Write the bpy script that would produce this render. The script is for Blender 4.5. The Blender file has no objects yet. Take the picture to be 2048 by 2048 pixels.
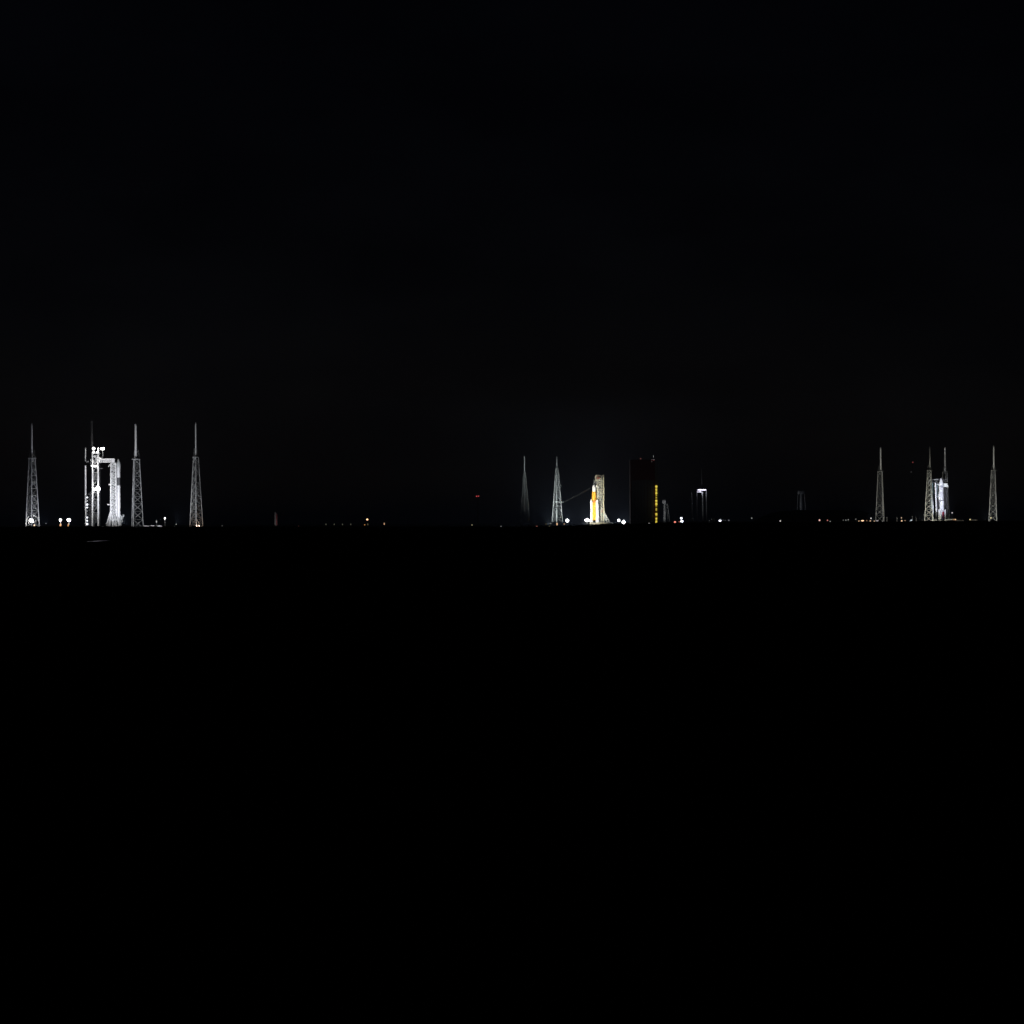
import bpy, math, random
from mathutils import Vector, Matrix
random.seed(7)
S = bpy.context.scene
COL = S.collection

# ------------------------------------------------------------------ camera
LENS = 82.0
TH = 36.0 / LENS / 2048.0          # tangent of one photograph pixel
PITCH = 21 * TH
ROLL = 0.0054
CAM = Vector((0, 0, 4.0))
f_ = Vector((0, math.cos(PITCH), math.sin(PITCH)))
r0 = Vector((1, 0, 0)); u0 = r0.cross(f_)
r_ = r0 * math.cos(ROLL) - u0 * math.sin(ROLL)
u_ = u0 * math.cos(ROLL) + r0 * math.sin(ROLL)
cam = bpy.data.cameras.new('camera'); co = bpy.data.objects.new('camera', cam); COL.objects.link(co)
cam.lens = LENS; cam.sensor_width = 36; cam.clip_start = 0.5; cam.clip_end = 200000
m = Matrix((r_, u_, -f_)).transposed().to_4x4(); m.translation = CAM; co.matrix_world = m
S.camera = co

# ------------------------------------------------------------------ night sky
w = bpy.data.worlds.new('World'); S.world = w; w.use_nodes = True
nt = w.node_tree; nt.nodes.clear()
out = nt.nodes.new('ShaderNodeOutputWorld'); bg = nt.nodes.new('ShaderNodeBackground')
sky = nt.nodes.new('ShaderNodeTexSky'); sky.sky_type = 'NISHITA'; sky.sun_disc = False
SUN_EL = math.radians(38); SUN_ROT = math.radians(150)
sky.sun_elevation = SUN_EL; sky.sun_rotation = SUN_ROT; sky.air_density = 1.0; sky.dust_density = 0.3
mixc = nt.nodes.new('ShaderNodeMixRGB'); mixc.blend_type = 'MULTIPLY'; mixc.inputs[0].default_value = 1
tc = nt.nodes.new('ShaderNodeTexCoord'); nz = nt.nodes.new('ShaderNodeTexNoise')
nz.inputs['Scale'].default_value = 9; nz.inputs['Detail'].default_value = 5
mp = nt.nodes.new('ShaderNodeMapping'); mp.inputs['Scale'].default_value = (1, 1, 2.2)
cr = nt.nodes.new('ShaderNodeValToRGB')
cr.color_ramp.elements[0].position = .35; cr.color_ramp.elements[0].color = (.8, .62, .8, 1)
cr.color_ramp.elements[1].position = .65; cr.color_ramp.elements[1].color = (1.35, 1.05, 1.25, 1)
nt.links.new(tc.outputs['Generated'], mp.inputs[0]); nt.links.new(mp.outputs[0], nz.inputs['Vector'])
nt.links.new(nz.outputs[0], cr.inputs[0]); nt.links.new(sky.outputs[0], mixc.inputs[1]); nt.links.new(cr.outputs[0], mixc.inputs[2])
bg.inputs[1].default_value = 0.00021
nt.links.new(mixc.outputs[0], bg.inputs[0]); nt.links.new(bg.outputs[0], out.inputs[0])
# a faint moon, in the sky texture's sun direction
md = bpy.data.lights.new('moon', 'SUN'); md.energy = 0.0035; md.angle = math.radians(.5); md.color = (.8, .88, 1)
mo = bpy.data.objects.new('moon', md); COL.objects.link(mo)
mo.rotation_euler = (math.radians(52), 0, math.radians(-30))

S.view_settings.view_transform = 'Standard'; S.view_settings.look = 'None'
S.view_settings.exposure = 0; S.view_settings.gamma = 1

# ------------------------------------------------------------------ helpers
def W(px, py, D):
    """world point seen at photograph pixel (px, py) on the plane Y = D"""
    d = f_ + r_ * ((px - 1024) * TH) + u_ * ((1024 - py) * TH)
    return CAM + d * (D / d.y)

MATS = {}
def mat(name, col, rough=.6, metal=0., var=.25, scale=.35, bump=0., emit=None, es=0.):
    if name in MATS: return MATS[name]
    M = bpy.data.materials.new(name); M.use_nodes = True; n = M.node_tree.nodes; l = M.node_tree.links
    b = n['Principled BSDF']; b.inputs['Roughness'].default_value = rough; b.inputs['Metallic'].default_value = metal
    t = n.new('ShaderNodeTexCoord'); z = n.new('ShaderNodeTexNoise'); z.inputs['Scale'].default_value = scale; z.inputs['Detail'].default_value = 4
    l.new(t.outputs['Object'], z.inputs['Vector'])
    c = n.new('ShaderNodeValToRGB')
    c.color_ramp.elements[0].position = .3; c.color_ramp.elements[0].color = tuple(x * (1 - var) for x in col) + (1,)
    c.color_ramp.elements[1].position = .7; c.color_ramp.elements[1].color = tuple(min(1, x * (1 + var * .5)) for x in col) + (1,)
    l.new(z.outputs[0], c.inputs[0]); l.new(c.outputs[0], b.inputs['Base Color'])
    if bump:
        bn = n.new('ShaderNodeBump'); bn.inputs['Strength'].default_value = bump; l.new(z.outputs[0], bn.inputs['Height']); l.new(bn.outputs[0], b.inputs['Normal'])
    MATS[name] = M
    return M
def glow(col, s):
    key = 'glow %s %.3f' % (str(col), s)
    if key in MATS: return MATS[key]
    M = bpy.data.materials.new('lamp_glow'); M.use_nodes = True
    b = M.node_tree.nodes['Principled BSDF']; b.inputs['Base Color'].default_value = (.6, .6, .6, 1)
    b.inputs['Emission Color'].default_value = (*col, 1); b.inputs['Emission Strength'].default_value = s
    try: M.cycles.emission_sampling = 'NONE'
    except Exception: pass
    MATS[key] = M
    return M

STEEL = mat('galvanised_steel', (.42, .43, .44), .55, .3)
DARKST = mat('weathered_dark_steel', (.16, .16, .17), .6, .3)
WHITE = mat('white_paint', (.8, .8, .81), .45, 0, .1)
GREYP = mat('pale_grey_paint', (.55, .57, .57), .5, 0, .15)
CREAM = mat('cream_grey_paint', (.58, .55, .43), .55, 0, .3)
ORANGE = mat('orange_insulation_foam', (.75, .35, .03), .85, 0, .2, .25)
BROWN = mat('brown_foam_band', (.42, .13, .02), .85, 0, .25)
RED = mat('dark_red_paint', (.5, .015, .05), .5, 0, .2)
RUST = mat('rust_red_paint', (.45, .12, .07), .6, 0, .3)
CONC = mat('concrete', (.36, .35, .33), .9, 0, .3, .15, .3)
DARKB = mat('black_marking', (.03, .035, .05), .6)
FIBRE = mat('fibreglass_mast', (.72, .73, .75), .4, 0, .1)
TEAL = mat('pale_teal_cladding', (.22, .34, .36), .6, 0, .4)
CLAD = mat('dark_grey_cladding', (.10, .10, .105), .7, 0, .15, .05)
GROUNDM = mat('scrub_ground', (.022, .026, .016), .95, 0, .5, .02, .4)
LEAF = mat('scrub_leaves', (.035, .05, .02), .8, 0, .5, .4)

def tag(o, label=None, cat=None, group=None, kind=None):
    if label: o['label'] = label
    if cat: o['category'] = cat
    if group: o['group'] = group
    if kind: o['kind'] = kind
    return o
def empty(name, loc, label, cat, group=None):
    o = bpy.data.objects.new(name, None); COL.objects.link(o); o.location = loc
    o.empty_display_size = 2
    return tag(o, label, cat, group)

class MB:
    """collects shapes given in world coordinates; build() links them as one mesh"""
    def __init__(s): s.v = []; s.f = []; s.sm = []
    def _add(s, vs, fs, smooth=False):
        k = len(s.v); s.v += [Vector(v) for v in vs]; s.f += [tuple(i + k for i in f) for f in fs]; s.sm += [smooth] * len(fs)
    def box(s, c, sx, sy, sz):
        c = Vector(c); P = [c + Vector((x * sx / 2, y * sy / 2, z * sz / 2)) for z in (-1, 1) for y in (-1, 1) for x in (-1, 1)]
        s._add(P, [(0, 2, 3, 1), (4, 5, 7, 6), (0, 1, 5, 4), (2, 6, 7, 3), (0, 4, 6, 2), (1, 3, 7, 5)])
        return s
    def tube(s, a, b, ra, rb=None, n=8, smooth=True):
        a = Vector(a); b = Vector(b); rb = ra if rb is None else rb
        d = (b - a).normalized(); q = Vector((0, 0, 1)) if abs(d.z) < .9 else Vector((1, 0, 0))
        x = d.cross(q).normalized(); y = d.cross(x)
        vs = []
        for p, r in ((a, ra), (b, rb)):
            for i in range(n):
                t = 2 * math.pi * i / n; vs.append(p + (x * math.cos(t) + y * math.sin(t)) * r)
        fs = [(i, i + n, (i + 1) % n + n, (i + 1) % n) for i in range(n)]
        s._add(vs, fs, smooth and n > 5)
        s._add(vs, [tuple(range(n)), tuple(range(2 * n - 1, n - 1, -1))])
        return s
    def bar(s, a, b, t):
        return s.tube(a, b, t * .7071, n=4)
    def lathe(s, base, prof, n=24):
        base = Vector(base); vs = []
        for r, z in prof:
            for i in range(n):
                t = 2 * math.pi * i / n; vs.append(base + Vector((r * math.cos(t), r * math.sin(t), z)))
        fs = []
        for k in range(len(prof) - 1):
            for i in range(n):
                j = (i + 1) % n; fs.append((k * n + i, k * n + j, (k + 1) * n + j, (k + 1) * n + i))
        s._add(vs, fs, True)
        s._add(vs[:n], [tuple(range(n - 1, -1, -1))]); s._add(vs[-n:], [tuple(range(n))])
        return s
    def ball(s, c, rx, ry=None, rz=None, n=14, m=8):
        ry = ry or rx; rz = rz or rx; c = Vector(c)
        prof = [(math.sin(math.pi * (k + .02) / (m + .04)), -math.cos(math.pi * (k + .02) / (m + .04))) for k in range(m + 1)]
        vs = [c + Vector((p * math.cos(2 * math.pi * i / n) * rx, p * math.sin(2 * math.pi * i / n) * ry, z * rz)) for p, z in prof for i in range(n)]
        fs = [(k * n + i, k * n + (i + 1) % n, (k + 1) * n + (i + 1) % n, (k + 1) * n + i) for k in range(m) for i in range(n)]
        s._add(vs, fs, True)
        return s
    def quadpanel(s, a, b, t):
        return s.bar(a, b, t)
    def build(s, name, material, parent=None):
        org = Vector(parent.location) if parent is not None and parent.parent is None else Vector((0, 0, 0))
        if parent is not None and parent.parent is not None: org = Vector(parent.parent.location)
        if parent is None:                       # a thing of one mesh: origin at its base
            xs = [v.x for v in s.v]; ys = [v.y for v in s.v]
            org = Vector(((min(xs) + max(xs)) / 2, (min(ys) + max(ys)) / 2, min(v.z for v in s.v)))
        me = bpy.data.meshes.new(name); me.from_pydata([v - org for v in s.v], [], s.f); me.update()
        me.polygons.foreach_set('use_smooth', s.sm)
        me.materials.append(material)
        o = bpy.data.objects.new(name, me); COL.objects.link(o)
        if parent is None: o.location = org
        else: o.parent = parent
        return o

def light(kind, loc, power, col=(1, 1, 1), size=1.5, target=None, angle=70, parent=None, blend=.85):
    d = bpy.data.lights.new('bulb', kind); d.energy = power; d.color = col; d.shadow_soft_size = size
    o = bpy.data.objects.new('bulb', d); COL.objects.link(o); loc = Vector(loc)
    if kind == 'SPOT':
        d.spot_size = math.radians(angle); d.spot_blend = blend
        o.rotation_euler = (Vector(target) - loc).to_track_quat('-Z', 'Y').to_euler()
    if parent is not None: o.parent = parent; o.location = loc - Vector(parent.location)
    else: o.location = loc
    return o

# ------------------------------------------------------------------ terrain
BL = [(-3000, 1054), (430, 1054), (500, 1052.5), (1050, 1053.5), (1160, 1051.5), (1250, 1048), (1330, 1046), (1450, 1045), (1700, 1044.2), (1850, 1042.2), (5000, 1042)]
def base_y(px):
    for (a, ya), (b, yb) in zip(BL, BL[1:]):
        if px <= b: return ya + (yb - ya) * (px - a) / (b - a)
    return BL[-1][1]
def gz(px, Y):
    t = min(1, max(0, (Y - 1300) / 1000)); t = t * t * (3 - 2 * t)
    return t * W(px, base_y(px), min(Y, 8000)).z
cols = list(range(-2600, 4800, 20)); rows = [-400, 5, 60, 200, 420, 700, 1000, 1300, 1500, 1700, 1900, 2100, 2300, 2600, 3000, 3400, 4000, 4600, 5200, 5800, 6400, 7200, 8000, 12000, 30000, 90000]
vs = []; fs = []
for Y in rows:
    for px in cols:
        YY = max(Y, 300)
        x = W(px, 1045, YY).x * (1.0 if Y >= 300 else 1.0)
        vs.append((x, Y, gz(px, Y) if px > -1400 and px < 3600 else gz(px, Y)))
n = len(cols)
fs = [(j * n + i, j * n + i + 1, (j + 1) * n + i + 1, (j + 1) * n + i) for j in range(len(rows) - 1) for i in range(n - 1)]
GROUNDM.node_tree.nodes['Principled BSDF'].inputs['Specular IOR Level'].default_value = 0
CONC.node_tree.nodes['Principled BSDF'].inputs['Specular IOR Level'].default_value = .1
me = bpy.data.meshes.new('ground'); me.from_pydata(vs, [], fs); me.materials.append(GROUNDM)
go = bpy.data.objects.new('ground', me); COL.objects.link(go); tag(go, kind='structure')

# pond in the dark foreground that mirrors the lit service tower
WAT = bpy.data.materials.new('pond_water'); WAT.use_nodes = True
b = WAT.node_tree.nodes['Principled BSDF']; b.inputs['Base Color'].default_value = (.004, .006, .008, 1); b.inputs['Roughness'].default_value = .22; b.inputs['IOR'].default_value = 1.33
z = WAT.node_tree.nodes.new('ShaderNodeTexNoise'); z.inputs['Scale'].default_value = 1.3; z.inputs['Detail'].default_value = 3
t_ = WAT.node_tree.nodes.new('ShaderNodeTexCoord'); bn = WAT.node_tree.nodes.new('ShaderNodeBump'); bn.inputs['Strength'].default_value = .8; bn.inputs['Distance'].default_value = .05
WAT.node_tree.links.new(t_.outputs['Object'], z.inputs[0]); WAT.node_tree.links.new(z.outputs[0], bn.inputs['Height']); WAT.node_tree.links.new(bn.outputs[0], b.inputs['Normal'])
c = W(197, 1082.3, 571); vs = []; N = 40
for i in range(N):
    t = 2 * math.pi * i / N; q = 1 + .13 * math.sin(3 * t + 1) + .07 * math.sin(7 * t)
    vs.append((c.x + 1.0 * q * math.cos(t), 571 + 15 * q * math.sin(t), .03))
me = bpy.data.meshes.new('pond'); me.from_pydata(vs, [], [tuple(range(N))]); me.materials.append(WAT)
o = bpy.data.objects.new('pond', me); COL.objects.link(o); tag(o, kind='structure')

# dark wooded rise between the far water tower and the right-hand pad
D = 5400; vs = []; fs = []
prof = [(1500, 0), (1525, .5), (1545, .82), (1570, .95), (1600, 1), (1640, .98), (1680, 1), (1720, .9), (1760, .5), (1800, 0)]
def hp(px):
    for (a, ya), (b_, yb) in zip(prof, prof[1:]):
        if a <= px <= b_: return ya + (yb - ya) * (px - a) / (b_ - a)
    return 0
xs = list(range(1496, 1806, 3)); KY = 15
for k in range(KY):
    cyc = math.sin(math.pi * k / (KY - 1)) ** .5
    for px in xs:
        a = W(px, base_y(px), D + k * 40 - 280); h = 25 * hp(px) * cyc * D * TH
        vs.append((a.x, a.y, gz(px, D) - 1 + h + (random.uniform(-1, 1) * 1.2 if h > 2 else 0)))
n = len(xs)
fs = [(j * n + i, j * n + i + 1, (j + 1) * n + i + 1, (j + 1) * n + i) for j in range(KY - 1) for i in range(n - 1)]
me = bpy.data.meshes.new('hill'); me.from_pydata(vs, [], fs); me.materials.append(GROUNDM)
o = bpy.data.objects.new('hill', me); COL.objects.link(o); tag(o, kind='structure')

# ------------------------------------------------------------------ lightning towers
def lightning_tower(px, yb, D, R, ang, ylat, rtop, yhouse, ytip, mw, label, group, bays=9, leg=1.0, br=.27, platforms=(), tipx=None, cage=True, N=3, xb=3):
    s = D * TH
    base = W(px, yb, D); base.z -= .6
    T = empty('lightning_tower', base, label, 'tower', group)
    top = Vector((base.x, D, W(px, ylat, D).z))
    H = top.z - base.z
    A = [ang + 360 / N * k for k in range(N)]
    def P(k, t):
        r = (R + (rtop - R) * t) * s; a = math.radians(A[k % N])
        return Vector((base.x + r * math.cos(a), base.y + r * math.sin(a), base.z + H * t))
    for k in range(N):
        MB().tube(P(k, 0), P(k, 1), leg / 2, leg * .38, 6).build('leg', STEEL, T)
    # bays get shorter towards the top
    hs = [0]; q = 1.0
    for i in range(bays): hs.append(hs[-1] + q); q *= .95
    hs = [h / hs[-1] for h in hs]
    for k in range(N):
        b = MB()
        for i in range(bays):
            a0, a1, b0, b1 = P(k, hs[i]), P(k, hs[i + 1]), P(k + 1, hs[i]), P(k + 1, hs[i + 1])
            if i < xb or i % 2 == 0: b.bar(a0, b1, br)
            if i < xb or i % 2: b.bar(b0, a1, br)
            b.bar(a1, b1, br * .8)
        b.build('bracing', STEEL, T)
    for yp, w0, w1 in platforms:
        zp = W(px, yp, D).z
        a = W(px - w0, yp, D); c2 = W(px + w1, yp, D)
        pf = MB(); pf.box(((a.x + c2.x) / 2, D, zp), c2.x - a.x, 4, .8)
        pf.bar((a.x, D - 2, zp + 1.3), (c2.x, D - 2, zp + 1.3), .2)
        pf.build('platform', STEEL, T)
    # working platform, mast socket and fibreglass mast
    tx, ty, tz = top.x, D, top.z
    pr = rtop * s * 1.25
    MB().lathe((tx, ty, tz), [(pr, 0), (pr, .6)], 8).build('top_platform', STEEL, T)
    yh = W(px, yhouse, D).z; zt = W(px, ytip, D).z
    if cage:
        cg = MB()
        for k in range(N):
            a = math.radians(A[k]); cg.bar((tx + pr * .8 * math.cos(a), ty + pr * .8 * math.sin(a), tz), (tx + pr * .55 * math.cos(a), ty + pr * .55 * math.sin(a), yh), br * .7)
            a2 = math.radians(A[k] + 360 / N); cg.bar((tx + pr * .8 * math.cos(a), ty + pr * .8 * math.sin(a), tz), (tx + pr * .55 * math.cos(a2), ty + pr * .55 * math.sin(a2), yh), br * .5)
        cg.build('mast_cage', STEEL, T)
    mr = mw * s / 2
    MB().tube((tx, ty, tz + .3), (tx, ty, yh - .8), mr * 1.1, mr * 1.05, 12).build('mast_socket', FIBRE, T)
    ms = MB(); ms.tube((tx, ty, yh - .8), (tx, ty, yh + .2), mr * .7, None, 12)
    ms.tube((tx, ty, yh + .2), (tx, ty, zt - 2), mr, mr * .95, 12); ms.tube((tx, ty, zt - 2), (tx, ty, zt), mr * .95, mr * .4, 12)
    ms.build('mast', FIBRE, T)
    return T

GL = 'lightning towers around the left pad'; GR = 'lightning towers around the right pad'; GC = 'lightning towers of the middle pad'
DL, DR, DC = 2480, 3410, 6200
lightning_tower(64.5, 1053.5, DL - 35, 15.7, 37, 917, 7, 899, 846, 3.2, 'lattice lightning tower at the far left edge, white lamp glaring inside its foot', GL, bays=10, xb=4)
lightning_tower(272.4, 1055, DL + 10, 14.3, 16.7, 919, 7.2, 900, 848, 4.3, 'lattice lightning tower just right of the left rocket, with the thickest pale mast', GL, tipx=271, bays=10, leg=1.0)
lightning_tower(392.6, 1054, DL - 10, 15, 37, 915, 5.8, 897, 845, 2.9, 'lattice lightning tower standing apart, its foot lit warm, rightmost of the left pad', GL, bays=11, xb=6)
lightning_tower(1762, 1043.5, DR + 20, 10.8, 45, 943, 5.3, 932, 895, 3.0, 'grey lattice lightning tower standing apart to the left of the right-hand pad', GR, leg=1.1, br=.3, bays=9)
lightning_tower(1860.6, 1043, DR - 60, 11, 43, 941, 5, 930, 893, 2.6, 'yellowish lit lattice lightning tower immediately left of the white rocket', GR, leg=1.0, br=.36, bays=10, xb=10)
lightning_tower(1890.8, 1041.5, DR + 90, 11, 30, 944, 5, 933, 895, 3.0, 'dark lightning tower with a bright mast standing behind the white rocket', GR, leg=.8, br=.3, bays=9)
lightning_tower(1988.4, 1041.5, DR - 10, 10.3, 45, 941, 5, 931, 892, 2.9, 'lattice lightning tower at the far right edge of the view', GR, leg=1.1, br=.32, bays=10)
lightning_tower(1049.6, 1050, DC + 60, 11.5, 24, 944, 2.0, 940, 912, 1.5, 'dim nearly black lattice lightning tower, left of the two by the orange rocket', GC, leg=.8, br=.36, bays=12, cage=False, N=3, xb=12)
lightning_tower(1114.3, 1043.5, DC - 60, 12.2, 24, 936, 2.6, 933, 912.5, 1.8, 'pale lattice lightning tower with two side platforms, left of the orange rocket', GC, leg=1.9, br=.42, bays=12, cage=False, N=3, xb=12, platforms=((971, 5, 9), (1004, 7, 13), (950, 4, 5)))

# ------------------------------------------------------------------ generic truss for service towers
def truss(T, name, px0, px1, y0, y1, D, depth, bays, t, brt, material, mbr=None, taper=0, legs=True):
    a = W(px0, y0, D); b = W(px1, y0, D); zt = W((px0 + px1) / 2, y1, D).z
    def P(ix, iy, q):
        x = (a.x if ix == 0 else b.x) + (taper * (1 if ix == 0 else -1)) * q
        return Vector((x, D + (-depth / 2 if iy == 0 else depth / 2), a.z + (zt - a.z) * q))
    cs = [(0, 0), (1, 0), (1, 1), (0, 1)]
    if legs:
        for c_ in cs: MB().bar(P(*c_, 0), P(*c_, 1), t).build('column', material, T)
    for k in range(4):
        c0, c1 = cs[k], cs[(k + 1) % 4]; m_ = MB()
        for i in range(bays):
            q0, q1 = i / bays, (i + 1) / bays
            m_.bar(P(*c0, q0), P(*c1, q1), brt)
            if i % 2: m_.bar(P(*c1, q0), P(*c0, q1), brt)
            m_.bar(P(*c0, q1), P(*c1, q1), brt * 1.1)
        m_.build(name, mbr or material, T)

# ================================================================== LEFT PAD
s = DL * TH
def XL(px, py=1040): return W(px, py, DL)
o = MB(); a = XL(120, 1053.5); b = XL(300, 1053.5)
o.box(((a.x + b.x) / 2, DL + 15, a.z - .9), b.x - a.x, 70, 1.2)
tag(o.build('launch_pad', mat('dark_asphalt', (.035, .035, .035), 1, 0, .3)), kind='structure')

T = empty('service_tower', W(185, 1053, DL), 'tall floodlit service tower with a long white walkway arm reaching to the rocket, left pad', 'service tower')
# three rows of columns
for (px, y0, y1, t, dy) in ((170.9, 1052, 931, 1.05, 0), (170.9, 923, 896, .9, 0), (186.6, 1052.5, 904, 1.04, -5), (198, 1053.5, 896, 1.02, -5), (186.6, 1052.5, 912, .19, 6), (198, 1053, 912, .19, 6), (185.2, 896, 843, .18, 0), (181.6, 897, 843, .18, 3), (206.5, 916, 899, .35, -3)):
    a = W(px + (0.8 if px == 170.9 and y0 > 1000 else 0), y0, DL); b = W(px, y1, DL)
    MB().bar((a.x, DL + dy, a.z), (b.x, DL + dy, b.z), t).build('column', WHITE if t > 1 else DARKST if t < .2 else STEEL, T)
MB().bar(W(181.6, 843, DL), W(185.2, 843, DL), .2).build('mast_cap', DARKST, T)
truss(T, 'bracing', 186.6, 198, 1052, 932, DL, 10, 9, .3, .2, STEEL, legs=False)
# stair flights between the outer column and the tower
for i in range(13):
    ya = 1051 - i * 5.2; m_ = MB()
    a = W(178, ya, DL); b = W(185, ya - 5.2, DL)
    if i % 2: a, b = Vector((b.x, DL, a.z)), Vector((a.x, DL, b.z))
    m_.bar(a, b, .38)
    for k in (0, 1): m_.bar((a.x, DL - 2 + 4 * k, a.z + 1), (b.x, DL - 2 + 4 * k, b.z + 1), .14)
    m_.box(((W(181.5, ya, DL)).x, DL, W(181.5, ya, DL).z), 5.4, 4, .18)
    m_.build('stair_flight', DARKST, T)
for y in (995, 1002, 1009, 1015, 1022, 1028, 1035, 1041.5, 1048):
    p = W(175.6, y, DL); r = {1009: .95, 1048: 1.05, 1035: .85, 1022: .5, 1002: .6, 1028: .3}.get(y, .75)
    f = MB(); f.box((p.x - 1.3, DL - 3.2, p.z), 2.2, .4, .3); f = f.build('stair_lamp', STEEL, T)
    MB().ball((p.x, DL - 3.4, p.z), r).build('lens', glow((.85, .9, 1), 2.6 if r > .6 else .35), f)
# lit landings, machinery and hoist
def slab(T, name, px0, px1, y0, y1, D, dep, m_, dy=0):
    a = W(px0, y1, D); b = W(px1, y0, D)
    return MB().box(((a.x + b.x) / 2, D + dy, (a.z + b.z) / 2), b.x - a.x, dep, abs(b.z - a.z)).build(name, m_, T)
slab(T, 'platform', 184, 197, 931.2, 933.6, DL, 12, WHITE)
slab(T, 'platform', 186, 199, 979.5, 980.5, DL, 12, WHITE)
slab(T, 'platform', 186, 200, 906.5, 907.6, DL, 12, GREYP)
slab(T, 'machinery_box', 182, 186, 918, 922.5, DL, 7, GREYP)
slab(T, 'machinery_box', 181.5, 185, 924.5, 928.5, DL, 6, DARKST)
slab(T, 'machinery_box', 188, 193, 921, 930, DL, 6, DARKST)
slab(T, 'railing', 198, 206, 936.8, 937.7, DL, 3, DARKST)
slab(T, 'machinery_box', 173, 178, 922, 925, DL, 4, CLAD)
bm = MB(); a = W(187.5, 912, DL); b = W(203, 918.5, DL); bm.bar(a, b, 1.7); bm.bar(W(187, 912, DL), W(193, 911.5, DL), 1.3); bm.build('hoist_boom', WHITE, T)
bm = MB(); bm.bar(W(190, 921, DL), W(194, 930, DL), .8); bm.bar(W(195, 921, DL), W(193, 928, DL), .6); bm.build('strut', WHITE, T)
# walkway arm: roof, floor, wall posts with dark openings between
arm = slab(T, 'access_arm', 190, 229, 917.2, 919.2, DL, 3.6, WHITE)
def sub(m_, nm, mt): return m_.build(nm, mt, arm)
a = W(190, 925, DL); b = W(229, 923.4, DL)
sub(MB().box(((a.x + b.x) / 2, DL, (a.z + b.z) / 2), b.x - a.x, 3.6, b.z - a.z), 'floor', WHITE)
for k in range(10):
    px = 192 + k * 4.1; p = W(px, 921.3, DL)
    for dy in (-1.5, 1.5): sub(MB().box((p.x, DL + dy, p.z), 1.15, .4, 2.4), 'wall_post', WHITE)
p = W(210, 921.3, DL); sub(MB().box((p.x, DL + .2, p.z), 18, 2.0, 2.2), 'wall_panel', GREYP)
slab(T, 'end_room', 224, 229.6, 917, 926, DL, 4.6, WHITE)
slab(T, 'foot_slab', 200, 208, 1052.5, 1054.2, DL, 8, CONC, -6)

def flood(T, px, py, D, wpx, hpx, dy=-6, col=(1, .97, .95), es=9, n=2, power=None, lc=(1, .97, .93), tgt=None, ang=120, off=1.5):
    """a bank of floodlights fixed to T: housing with round glowing lenses"""
    s = D * TH; p = W(px, py, D) + Vector((0, dy, 0))
    h = MB(); h.box(p + Vector((0, .5, 0)), wpx * s, .6, hpx * s * .8)
    h.bar(p + Vector((0, .5, 0)), p + Vector((0, .5, -hpx * s)), .3)
    hs = h.build('floodlight_bank', STEEL, T)
    for k in range(n):
        q = p + Vector(((k - (n - 1) / 2) * wpx * s / n, -.3, 0))
        MB().ball(q, wpx * s / n * .52, .5, hpx * s / 2).build('lens', glow(col, es), hs)
    if power: light('POINT' if tgt is None else 'SPOT', p + Vector((0, -off - 1.2, .2)), power, lc, 1.0, tgt, ang, T)
    return hs

lt2 = W(272, 960, DL); lt3 = W(391, 960, DL); lt1 = W(63, 960, DL); rk = W(232, 980, DL)
flood(T, 189.4, 897.5, DL, 5, 5, power=3500)
flood(T, 206.2, 897.5, DL, 7.5, 5, power=6000, dy=-3)
flood(T, 189.5, 905, DL, 4, 3, es=3, n=2); flood(T, 196, 905, DL, 3.6, 3, es=3, n=1)
flood(T, 191, 933, DL, 8, 2.6, es=2.2, n=3, power=3000)
flood(T, 191, 978.5, DL, 6.5, 5, es=6); flood(T, 198, 977.8, DL, 8, 7.5, es=14, power=8000)

# white rocket and its erector
T = empty('rocket', W(236.8, 1046, DL), 'slim white rocket beside the splayed erector, below the end of the walkway arm', 'rocket')
p0 = W(237.3, 1044, DL); p1 = W(236.9, 971, DL); p2 = W(236.7, 955, DL); p3 = W(236.2, 936, DL); p4 = W(234.8, 917, DL)
cx = p1.x; yy = DL + 1
MB().lathe((cx, yy, p0.z), [(1.75, 0), (1.75, p1.z - p0.z)], 20).build('first_stage', WHITE, T)
MB().lathe((cx, yy, p1.z), [(1.7, 0), (1.7, p2.z - p1.z)], 20).build('interstage', CLAD, T)
MB().lathe((cx, yy, p2.z), [(1.75, 0), (1.75, p3.z - p2.z), ], 20).build('second_stage', WHITE, T)
MB().lathe((cx, yy, p3.z), [(1.75, 0), (2.1, 1), (2.1, 4), (1.5, 6.5), (.7, 8.5), (.1, 9.6)], 20).build('capsule', GREYP, T)
e = MB()
for k in range(5):
    t = 2 * math.pi * k / 5; e.lathe((cx + math.cos(t), yy + math.sin(t), p0.z - 1.4), [(.55, 0), (.3, 1.4)], 10)
e.build('engine_nozzle', DARKST, T)

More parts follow.
